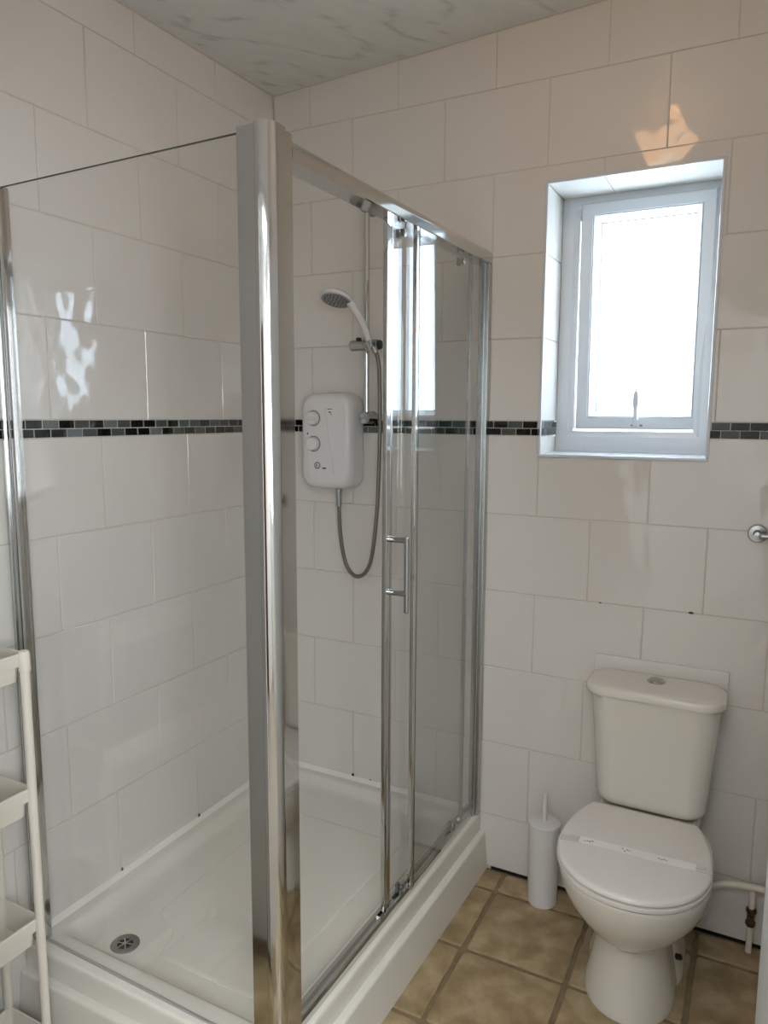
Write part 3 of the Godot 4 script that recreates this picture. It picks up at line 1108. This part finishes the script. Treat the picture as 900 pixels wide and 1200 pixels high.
func electric_shower() -> void:
	var s := thing("electric_shower", "white electric shower unit with two round dials on the shower wall", "electric shower", Vector3(0.263, 1.445, 0.0))
	var hx := 0.105
	var hy := 0.158
	var m := Mb.new()
	var rings := []
	for lv in [[0.001, 0.006, 0.030], [0.018, 0.002, 0.034], [0.022, 0.004, 0.034], [0.024, 0.0, 0.036], [0.070, 0.003, 0.038], [0.085, 0.007, 0.038], [0.094, 0.014, 0.036], [0.099, 0.024, 0.030], [0.1015, 0.045, 0.02]]:
		var ring := PackedVector3Array()
		for p in outline_rect(hx - lv[1], hy - lv[1], lv[2], 8):
			var arch: float = 0.010 * (1.0 - (p.x / hx) ** 2) * signf(p.y) * absf(p.y) / hy
			ring.append(Vector3(p.x, p.y + arch, lv[0]))
		rings.append(ring)
	m.loft(rings)
	m.smooth = 50.0
	part(m, "body", M.plastic, s)
	# raised slanted front panel that carries the dials
	m = Mb.new()
	m.prism(PackedVector2Array([Vector2(-0.062, -0.112), Vector2(0.040, -0.118), Vector2(0.036, -0.070), Vector2(0.004, 0.112), Vector2(-0.062, 0.112)]), 0.096, 0.1045)
	part(m, "front_panel", M.plastic, s)
	for k in 2:
		var c := Vector3(-0.040, [0.078, -0.009][k], 0.1045)
		m = Mb.new()
		m.xf = frame_at(c, Vector3(0, 0, 1))
		m.lathe([[0.0, -0.001], [0.0275, -0.001], [0.0275, 0.0012], [0.0265, 0.002], [0.0, 0.002]], 32)
		var kn := part(m, "dial", M.plastic_grey, s)
		m = Mb.new()
		m.xf = frame_at(c, Vector3(0, 0, 1))
		m.lathe([[0.0, 0.002], [0.0235, 0.002], [0.0225, 0.016], [0.0205, 0.0185], [0.0, 0.019]], 32)
		if k == 0:
			m.xf = Transform3D(Basis(Vector3(0, 0, 1), -0.12), c)
			m.rbox(Vector3(-0.0225, -0.005, 0.015), Vector3(0.0225, 0.005, 0.025), 0.003)
		part(m, "knob", M.plastic, kn)
	m = Mb.new()
	m.xf = frame_at(Vector3(-0.026, -0.083, 0.1045), Vector3(0, 0, 1))
	m.lathe([[0.0, -0.001], [0.0125, -0.001], [0.0125, 0.001], [0.0095, 0.0035], [0.0085, 0.001], [0.0, 0.001]], 24)
	var b := part(m, "start_button", M.plastic_grey, s)
	m = Mb.new()
	m.xf = frame_at(Vector3(-0.026, -0.083, 0.1045), Vector3(0, 0, 1))
	m.lathe([[0.0, 0.001], [0.008, 0.001], [0.007, 0.004], [0.0, 0.0045]], 20)
	part(m, "button_cap", M.plastic, b)
	m = Mb.new()
	m.box(Vector3(-0.0285, -0.0855, 0.1085), Vector3(-0.0235, -0.0805, 0.1094))
	m.box(Vector3(-0.006, -0.0945, 0.1040), Vector3(0.010, -0.0900, 0.1049))
	m.xf = Transform3D(Basis(Vector3(0, 0, 1), 0.0), Vector3.ZERO)
	m.box(Vector3(0.014, 0.108, 0.1012), Vector3(0.032, 0.1105, 0.1019))
	m.box(Vector3(0.019, 0.096, 0.1012), Vector3(0.028, 0.1005, 0.1019))
	m.box(Vector3(0.026, 0.090, 0.1012), Vector3(0.033, 0.0925, 0.1019))
	m.xf = Transform3D(Basis(Vector3(0, 0, 1), 0.6), Vector3(-0.064, 0.026, 0))
	m.box(Vector3(-0.005, -0.003, 0.1012), Vector3(0.005, 0.003, 0.1022))
	part(m, "printed_marks", M.print, s).set_meta("kind", "stuff")
	m = Mb.new()
	m.xf = frame_at(Vector3(0.034, -0.158, 0.060), Vector3(0, -1, 0))
	m.lathe([[0.0, -0.012], [0.016, -0.012], [0.015, 0.004], [0.012, 0.006], [0.0, 0.006]], 20)
	part(m, "outlet", M.plastic, s)


func riser() -> void:
	var x := 0.398
	var z := 0.046
	var r := thing("riser_rail", "chrome shower riser rail with round brackets above the shower unit's right", "shower rail", Vector3(x, 1.525, 0))
	var m := Mb.new()
	m.tube([Vector3(0, 0.0, z), Vector3(0, 0.684, z)], 0.0098, 16)
	part(m, "rail", M.chrome, r)
	for y in [0.0, 0.684]:
		m = Mb.new()
		m.xf = frame_at(Vector3(0.0, y, 0.0003), Vector3(0, 0, 1))
		m.lathe([[0.0, 0.0], [0.0225, 0.0], [0.0225, 0.006], [0.0205, 0.010], [0.0205, 0.056], [0.019, 0.062], [0.0, 0.064]], 24)
		part(m, "bracket", M.chrome_dull, r)
	# slider with clamp and handset cradle
	var sy := 0.240
	m = Mb.new()
	m.xf = frame_at(Vector3(-0.056, sy, z + 0.006), Vector3(1, 0, 0))
	m.lathe([[0.0, 0.0], [0.015, 0.0], [0.018, 0.004], [0.018, 0.098], [0.0165, 0.104], [0.0, 0.104]], 20)
	m.xf = Transform3D.IDENTITY
	var sl := part(m, "slider", M.chrome_dull, r)
	m = Mb.new()
	m.rbox(Vector3(-0.032, sy + 0.015, z + 0.004), Vector3(-0.016, sy + 0.026, z + 0.018), 0.003)
	part(m, "clamp_lever", M.seal, sl)
	m = Mb.new()
	m.xf = frame_at(Vector3(0.048, sy, z + 0.006), Vector3(1, 0, 0))
	m.lathe([[0.0, 0.0], [0.014, 0.0], [0.016, 0.004], [0.014, 0.010], [0.0, 0.012]], 16)
	part(m, "end_cap", M.seal, sl)
	m = Mb.new()
	m.xf = frame_at(Vector3(0.034, sy - 0.02, z + 0.036), Vector3(-0.30, 1.0, 0.45))
	m.lathe([[0.009, 0.0], [0.0155, 0.0], [0.0175, 0.034], [0.012, 0.034], [0.009, 0.0]], 20)
	part(m, "cradle", M.chrome_dull, sl)
	# handset
	var h := thing("hand_shower", "white hand shower with grey nozzle face held on the riser rail", "shower head")
	var base := Vector3(x + 0.034, 1.525 + sy + 0.004, z + 0.046)
	var tip := Vector3(0.393, 1.893, 0.150)
	m = Mb.new()
	var d := tip - base
	var path := []
	var rad := []
	for k in 11:
		var u := k / 10.0
		path.append(base + d * u + Vector3(0.008, -0.004, -0.006) * sin(u * PI))
		rad.append(lerpf(0.0105, 0.0135, u))
	m.tube(path, 0.01, 14, rad)
	part(m, "handle", M.plastic, h)
	var nrm := Vector3(-0.03, -0.93, 0.37).normalized()     # the way the spray faces
	var hc := Vector3(0.352, 1.905, 0.165)
	m = Mb.new()
	m.xf = frame_at(hc, nrm)
	m.lathe([[0.0, -0.024], [0.018, -0.023], [0.036, -0.016], [0.050, -0.006], [0.0535, 0.002], [0.0525, 0.007], [0.049, 0.008], [0.0, 0.008]], 36)
	part(m, "head", M.plastic, h)
	m = Mb.new()
	m.xf = frame_at(hc, nrm)
	m.lathe([[0.0, 0.0075], [0.0465, 0.0075], [0.0460, 0.0098], [0.0, 0.0105]], 36)
	var fc := part(m, "nozzle_face", M.plastic_grey, h)
	m = Mb.new()
	for ring in [[0.012, 6], [0.024, 12], [0.036, 18]]:
		for k in ring[1]:
			var a: float = TAU * k / ring[1]
			m.xf = frame_at(hc, nrm) * Transform3D(Basis.IDENTITY, Vector3(ring[0] * cos(a), 0.0095, ring[0] * sin(a)))
			m.lathe([[0.0, 0.0], [0.0022, 0.0], [0.0015, 0.0025], [0.0, 0.0025]], 6)
	part(m, "nozzles", M.print, fc).set_meta("kind", "stuff")
	# hose from the cradle down in a loop to the shower unit
	var hs := thing("shower_hose", "ribbed grey metal hose looping from hand shower down to shower unit", "hose")
	var pts := curve([base + Vector3(0.016, -0.016, -0.004), Vector3(0.4605, 1.690, 0.076), Vector3(0.466, 1.50, 0.078), Vector3(0.462, 1.34, 0.078), Vector3(0.455, 1.20, 0.078), Vector3(0.437, 1.060, 0.078), Vector3(0.412, 1.000, 0.076), Vector3(0.374, 0.980, 0.074), Vector3(0.338, 1.006, 0.070), Vector3(0.316, 1.060, 0.066), Vector3(0.302, 1.140, 0.062), Vector3(0.297, 1.225, 0.060)], 0.004)
	m = Mb.new()
	var radii := []
	for k in pts.size():
		radii.append(0.0072 if k % 2 == 0 else 0.0064)
	m.tube(pts, 0.007, 10, radii)
	part(m, "hose", M.rubber_hose, hs)
	for q in [[Vector3(0.297, 1.222, 0.060), Vector3(0, 1, 0)], [pts[3], (pts[0] - pts[6])]]:
		m = Mb.new()
		m.xf = frame_at(q[0], q[1])
		m.lathe([[0.0, -0.004], [0.0085, -0.004], [0.0125, 0.052], [0.0125, 0.058], [0.0, 0.058]] if q[1].y > 0.99 else [[0.0, -0.012], [0.009, -0.012], [0.0105, 0.010], [0.0, 0.010]], 16)
		part(m, "hose_nut", M.chrome_dull, hs)


# ---------------------------------------------------------------- toilet
const ASKEW := 0.012     # the pan stands a touch askew

func pan_ring(y: float, hw: float, zb: float, zf: float, c: float, back_pow := 0.5, n := 40) -> PackedVector3Array:
	# egg-shaped ring: widest at z = c, round in front, squarer behind; the pan sits slightly askew
	var o := PackedVector3Array()
	for k in n:
		var a := TAU * k / n
		var cx := cos(a)
		var sz := sin(a)
		var x: float
		var z: float
		if sz >= 0.0:
			x = hw * cx
			z = c + (zf - c) * sz
		else:
			x = hw * signf(cx) * absf(cx) ** back_pow
			z = c + (c - zb) * signf(sz) * absf(sz) ** back_pow
		o.append(Vector3(x - 0.003 + ASKEW * (z - 0.15), y, z))
	return o

func lid_outline(inset: float) -> Array:
	# D-shaped lid: straight hinge edge, swelling sides, round nose; x across, z out from the wall
	var base := []
	var n := 56
	for k in n:
		var a := TAU * k / n
		var p: Vector2
		var s := sin(a)
		var c := cos(a)
		if s >= 0.0:
			p = Vector2(0.189 * signf(c) * absf(c) ** 0.96, 0.385 + 0.200 * s)
		else:
			p = Vector2(0.189 * signf(c) * absf(c) ** 0.78, 0.385 + 0.30 * s)
		if p.y < 0.168:
			p.y = 0.168
		base.append(p)
	var o := []
	for k in n:
		var p: Vector2 = base[k]
		var d: Vector2 = (base[(k + 1) % n] - base[(k + n - 1) % n]).normalized()
		o.append(p + Vector2(-d.y, d.x) * inset)
	return o

func lid_ring(y: float, inset: float, grow := 0.0) -> PackedVector3Array:
	var r := PackedVector3Array()
	var wide := inset > 0.009
	for p in lid_outline(0.009 if wide else inset - grow):
		var q: Vector2 = p
		if wide:
			q = Vector2(0.0, 0.37) + (p - Vector2(0.0, 0.37)) * (1.0 - (inset - 0.009) / 0.2)
		r.append(Vector3(q.x - 0.005 + ASKEW * (q.y - 0.15), y, q.y))
	return r

func toilet() -> void:
	var cx := 1.368
	var t := thing("toilet", "white close-coupled toilet with closed lid against the tiled wall", "toilet", Vector3(cx, 0, 0))
	# bowl
	var m := Mb.new()
	m.loft([pan_ring(0.185, 0.074, 0.14, 0.448, 0.32), pan_ring(0.200, 0.094, 0.13, 0.468, 0.32), pan_ring(0.225, 0.122, 0.125, 0.496, 0.33), pan_ring(0.260, 0.149, 0.12, 0.528, 0.345), pan_ring(0.300, 0.170, 0.115, 0.555, 0.36),
		pan_ring(0.335, 0.182, 0.11, 0.572, 0.37), pan_ring(0.360, 0.185, 0.105, 0.578, 0.375), pan_ring(0.378, 0.188, 0.10, 0.583, 0.38), pan_ring(0.386, 0.185, 0.102, 0.580, 0.38), pan_ring(0.389, 0.178, 0.105, 0.572, 0.38)])
	m.smooth = 45.0
	part(m, "bowl", M.ceramic, t)
	m = Mb.new()
	m.loft([pan_ring(0.0, 0.116, 0.17, 0.468, 0.33), pan_ring(0.012, 0.116, 0.17, 0.468, 0.33), pan_ring(0.035, 0.112, 0.172, 0.462, 0.33), pan_ring(0.08, 0.103, 0.175, 0.452, 0.33), pan_ring(0.13, 0.094, 0.175, 0.447, 0.33), pan_ring(0.17, 0.088, 0.175, 0.447, 0.33), pan_ring(0.205, 0.084, 0.175, 0.450, 0.33)])
	m.smooth = 45.0
	part(m, "pedestal", M.ceramic, t)
	m = Mb.new()
	var rings := []
	for lv in [[0.0, 0.128, 0.36], [0.02, 0.126, 0.358], [0.06, 0.114, 0.345], [0.12, 0.100, 0.325], [0.20, 0.094, 0.30], [0.30, 0.092, 0.28]]:
		rings.append(pan_ring(lv[0], lv[1], 0.04, lv[2], 0.20, 0.4))
	m.loft(rings)
	part(m, "rear_foot", M.ceramic, t)
	m = Mb.new()
	m.xf = frame_at(Vector3(0.120, 0.092, 0.275), Vector3(1.0, 0.35, 0.35))
	m.lathe([[0.0, -0.012], [0.008, -0.012], [0.008, 0.0], [0.005, 0.003], [0.0, 0.0035]], 14)
	part(m, "bolt_cap", M.dark, t)
	# shelf of the pan that carries the cistern
	m = Mb.new()
	m.rbox(Vector3(-0.140, 0.34, 0.015), Vector3(0.140, 0.405, 0.20), 0.02, 3, 0.05)
	part(m, "cistern_shelf", M.ceramic, t)
	# cistern: tapering box with rounded corners
	m = Mb.new()
	rings = []
	for lv in [[0.418, 0.122, 0.155, 0.04], [0.421, 0.136, 0.160, 0.045], [0.430, 0.146, 0.166, 0.05], [0.445, 0.150, 0.168, 0.05], [0.55, 0.158, 0.176, 0.055], [0.66, 0.167, 0.184, 0.06], [0.752, 0.174, 0.190, 0.06]]:
		var hz: float = (lv[2] - 0.012) / 2.0
		rings.append(Mb.rrect(lv[1], hz, lv[3], 6, Vector3(0.004, lv[0], 0.012 + hz)))
	m.loft(rings)
	m.smooth = 45.0
	part(m, "cistern", M.ceramic, t)
	m = Mb.new()
	rings = []
	for lv in [[0.750, 0.176, 0.006], [0.752, 0.184, 0.001], [0.757, 0.187, 0.0], [0.768, 0.187, 0.0], [0.774, 0.184, 0.003], [0.777, 0.178, 0.009], [0.7785, 0.160, 0.026]]:
		var hz: float = (0.200 - 0.011) / 2.0 - lv[2]
		rings.append(Mb.rrect(lv[1], hz, 0.062, 8, Vector3(0.002, lv[0], 0.011 + hz + lv[2])))
	m.loft(rings)
	m.smooth = 50.0
	part(m, "cistern_lid", M.ceramic, t)
	m = Mb.new()
	m.xf = Transform3D(Basis.IDENTITY, Vector3(0.0, 0.7783, 0.082))
	m.lathe([[0.0, 0.0], [0.0255, 0.0], [0.0255, 0.002], [0.023, 0.004], [0.018, 0.008], [0.006, 0.0115], [0.0, 0.0118]], 28)
	part(m, "flush_button", M.chrome_dull, t, "round domed chrome flush button")
	# seat ring, lid, hinges
	m = Mb.new()
	m.loft([lid_ring(0.391, 0.006), lid_ring(0.393, 0.001, 0.001), lid_ring(0.401, 0.0, 0.001), lid_ring(0.404, 0.003), lid_ring(0.405, 0.02)])
	part(m, "seat", M.seat, t)
	m = Mb.new()
	m.loft([lid_ring(0.4065, 0.012), lid_ring(0.407, 0.004), lid_ring(0.410, 0.0), lid_ring(0.415, 0.0), lid_ring(0.4195, 0.0025), lid_ring(0.4215, 0.007), lid_ring(0.4222, 0.016), lid_ring(0.4225, 0.05)])
	m.smooth = 50.0
	part(m, "seat_lid", M.seat, t)
	for s in [-1, 1]:
		m = Mb.new()
		m.xf = frame_at(Vector3(s * 0.075 - 0.018, 0.404, 0.154), Vector3(1, 0, 0))
		m.lathe([[0.0, 0.0], [0.0085, 0.0], [0.0085, 0.036], [0.0, 0.036]], 12)
		part(m, "hinge", M.seat, t)
	# backing board above the lid, stuck on the tiles
	var b := thing("backing_board", "thin white board fixed to the wall tiles behind the cistern lid", "board", Vector3(cx, 0.70, 0.0))
	m = Mb.new()
	m.rbox(Vector3(-0.1895, 0.0, 0.0005), Vector3(0.186, 0.112, 0.0110), 0.0025)
	part(m, "board", M.board, b)
	# paper strip taped across the lid
	var s := thing("paper_strip", "narrow white printed paper strip stuck across the toilet lid", "paper strip", Vector3(cx, 0.4225, 0.0))
	m = Mb.new()
	var ax := Vector2(-0.137, 0.391)
	var bx := Vector2(0.1800, 0.381)
	strip(m, ax, bx, 0.030, 0.0006)
	part(m, "paper", M.paper, s)
	m = Mb.new()
	var tp := mat(Color(0.95, 0.95, 0.94, 0.40), 0.4)
	tp.transparency = BaseMaterial3D.TRANSPARENCY_ALPHA
	strip(m, Vector2(-0.184, 0.402), Vector2(-0.130, 0.393), 0.030, 0.0004)
	part(m, "clear_tape", tp, s)
	m = Mb.new()
	strip(m, Vector2(0.150, 0.384), Vector2(0.1835, 0.381), 0.033, 0.0009)
	part(m, "clear_tape", tp, s)
	m = Mb.new()
	var rr := RandomNumberGenerator.new()
	rr.seed = 4
	for g in [0.04, 0.34, 0.62, 0.90]:
		for k in 4:
			var u: float = g + k * 0.019
			var p := ax.lerp(bx, u) + Vector2(0, rr.randf_range(-0.005, 0.004))
			strip(m, p, p + Vector2(rr.randf_range(0.003, 0.0055), rr.randf_range(0.0005, 0.002)), rr.randf_range(0.0018, 0.0035), 0.0009)
	part(m, "printed_marks", M.print, s).set_meta("kind", "stuff")

func strip(m: Mb, a: Vector2, b: Vector2, w: float, h: float) -> void:
	var d := (b - a).normalized()
	var n := Vector2(-d.y, d.x) * w / 2.0
	var q := [a - n, b - n, b + n, a + n]
	var c := []
	for y in [0.00005, h]:
		for p in q:
			c.append(Vector3(p.x, y, p.y))
	m.hexa(c)


func brush() -> void:
	var at := Vector3(1.062, 0.0, 0.088)
	var h := thing("toilet_brush_holder", "white cylindrical toilet brush holder on the floor beside toilet", "brush holder", at)
	var m := Mb.new()
	m.lathe([[0.0, 0.0], [0.044, 0.0], [0.0465, 0.004], [0.0485, 0.262], [0.0470, 0.263], [0.045, 0.006], [0.0, 0.006]], 36)
	part(m, "holder", M.plastic, h)
	var b := thing("toilet_brush", "white toilet brush with disc cover and thin handle in its holder", "brush", at)
	m = Mb.new()
	m.lathe([[0.0, 0.2632], [0.0485, 0.2632], [0.050, 0.265], [0.0495, 0.268], [0.046, 0.2705], [0.012, 0.2735], [0.0, 0.274]], 36)
	part(m, "cover", M.plastic, b)
	m = Mb.new()
	m.xf = Transform3D(Basis.IDENTITY, Vector3(-0.002, 0, -0.004))
	m.lathe([[0.0, 0.272], [0.0088, 0.272], [0.0080, 0.300], [0.0068, 0.352], [0.0056, 0.3585], [0.0, 0.360]], 16)
	part(m, "handle", M.plastic, b)
	m = Mb.new()
	m.lathe([[0.0, 0.03], [0.03, 0.03], [0.035, 0.05], [0.035, 0.11], [0.01, 0.13], [0.006, 0.262], [0.0, 0.262]], 20)
	part(m, "bristle_head", M.plastic, b)


func pipes() -> void:
	var p := thing("water_pipe", "white painted water pipe with isolating valve right of the toilet", "pipe", Vector3(1.652, 0, 0.034))
	var m := Mb.new()
	m.tube([Vector3(0.0, -0.004, 0), Vector3(0.0, 0.088, 0)], 0.0085, 14)
	m.tube([Vector3(0.0, 0.132, 0), Vector3(0.0, 0.192, 0)], 0.0085, 14)
	part(m, "riser_pipe", M.cream, p)
	m = Mb.new()
	var pts := curve([Vector3(-0.262, 0.150, 0.10), Vector3(-0.19, 0.158, 0.05), Vector3(-0.135, 0.168, 0.016), Vector3(-0.075, 0.190, 0.004), Vector3(-0.02, 0.1985, 0.0), Vector3(0.05, 0.2005, 0.0), Vector3(0.126, 0.2005, 0.0)], 0.012)
	m.tube(pts, 0.0098, 14)
	part(m, "branch_pipe", M.cream, p)
	m = Mb.new()
	m.xf = Transform3D(Basis.IDENTITY, Vector3(0, 0, 0))
	m.lathe([[0.0, 0.082], [0.0115, 0.082], [0.0135, 0.085], [0.0135, 0.096], [0.0105, 0.099], [0.0105, 0.121], [0.0140, 0.124], [0.0140, 0.134], [0.0118, 0.137], [0.0, 0.137]], 8)
	var v := part(m, "valve", M.brass, p, "dull brass isolating valve")
	m = Mb.new()
	m.xf = frame_at(Vector3(0, 0.11, 0.009), Vector3(0, 0, 1))
	m.lathe([[0.0, 0.0], [0.005, 0.0], [0.0045, 0.006], [0.0, 0.0065]], 10)
	part(m, "valve_screw", M.brass, v)
	for x in [0.05]:
		m = Mb.new()
		m.xf = frame_at(Vector3(x, 0.2005, -0.0338), Vector3(0, 0, 1))
		m.lathe([[0.0, 0.0], [0.007, 0.0], [0.007, 0.0245], [0.0, 0.0245]], 10)
		part(m, "pipe_clip", M.cream, p)


func roll_holder() -> void:
	var r := thing("towel_rail", "chrome towel rail rosette with arm on the tiles at right edge", "towel rail", Vector3(1.600, 1.216, 0.0))
	var m := Mb.new()
	m.xf = frame_at(Vector3(0, 0, 0.0005), Vector3(0, 0, 1))
	m.lathe([[0.0, 0.0], [0.0255, 0.0], [0.0255, 0.006], [0.0225, 0.010], [0.012, 0.011], [0.0085, 0.015], [0.0085, 0.042], [0.010, 0.046], [0.010, 0.056], [0.0, 0.057]], 28)
	part(m, "rosette", M.chrome_dull, r)
	m = Mb.new()
	m.tube([Vector3(-0.006, 0, 0.048), Vector3(0.160, 0, 0.048)], 0.0075, 14)
	part(m, "bar", M.chrome_dull, r)
	m = Mb.new()
	m.xf = frame_at(Vector3(0.1795, 0, 0.048), Vector3(-1, 0, 0))
	m.lathe([[0.0, 0.0], [0.0255, 0.0], [0.0255, 0.006], [0.0225, 0.010], [0.009, 0.011], [0.009, 0.022], [0.0, 0.022]], 24)
	part(m, "end_rosette", M.chrome_dull, r)


# ---------------------------------------------------------------- trolley at the left edge
func trolley() -> void:
	var t := thing("storage_trolley", "slim cream plastic four-tier trolley at left edge before the shower", "trolley")
	var x0 := 0.012
	var x1 := 0.160
	var z0 := 1.205
	var z1 := 1.575
	for px in [x0 + 0.010, x1]:
		for pz in [z0, z1]:
			var m := Mb.new()
			m.xf = Transform3D(Basis.IDENTITY, Vector3(px, 0, pz))
			m.lathe([[0.0, 0.0], [0.0095, 0.0], [0.0105, 0.01], [0.0105, 0.998], [0.0, 0.998]], 16)
			part(m, "post", M.cream, t)
			m = Mb.new()
			m.xf = Transform3D(Basis.IDENTITY, Vector3(px, 0, pz))
			m.lathe([[0.0, 0.962], [0.0125, 0.962], [0.0130, 0.966], [0.0130, 1.003], [0.010, 1.008], [0.0, 1.009]], 16)
			part(m, "post_cap", M.cream, t)
	for y in [0.972, 0.652, 0.330, 0.040]:
		var m := Mb.new()
		var c := Vector3((x0 + x1) / 2.0 + 0.004, 0, (z0 + z1) / 2.0)
		var hx := (x1 - x0) / 2.0 - 0.006
		var hz := (z1 - z0) / 2.0 + 0.004
		var rings := []
		for lv in [[-0.036, 0.014], [-0.034, 0.010], [0.0, 0.007], [0.002, 0.0], [0.030, -0.002], [0.032, 0.0], [0.032, 0.004], [0.006, 0.007], [-0.030, 0.013]]:
			rings.append(Mb.rrect(hx - lv[1], hz - lv[1], 0.016, 4, c + Vector3(0, y + lv[0], 0)))
		m.loft(rings)
		m.smooth = 30.0
		part(m, "tray", M.cream, t)
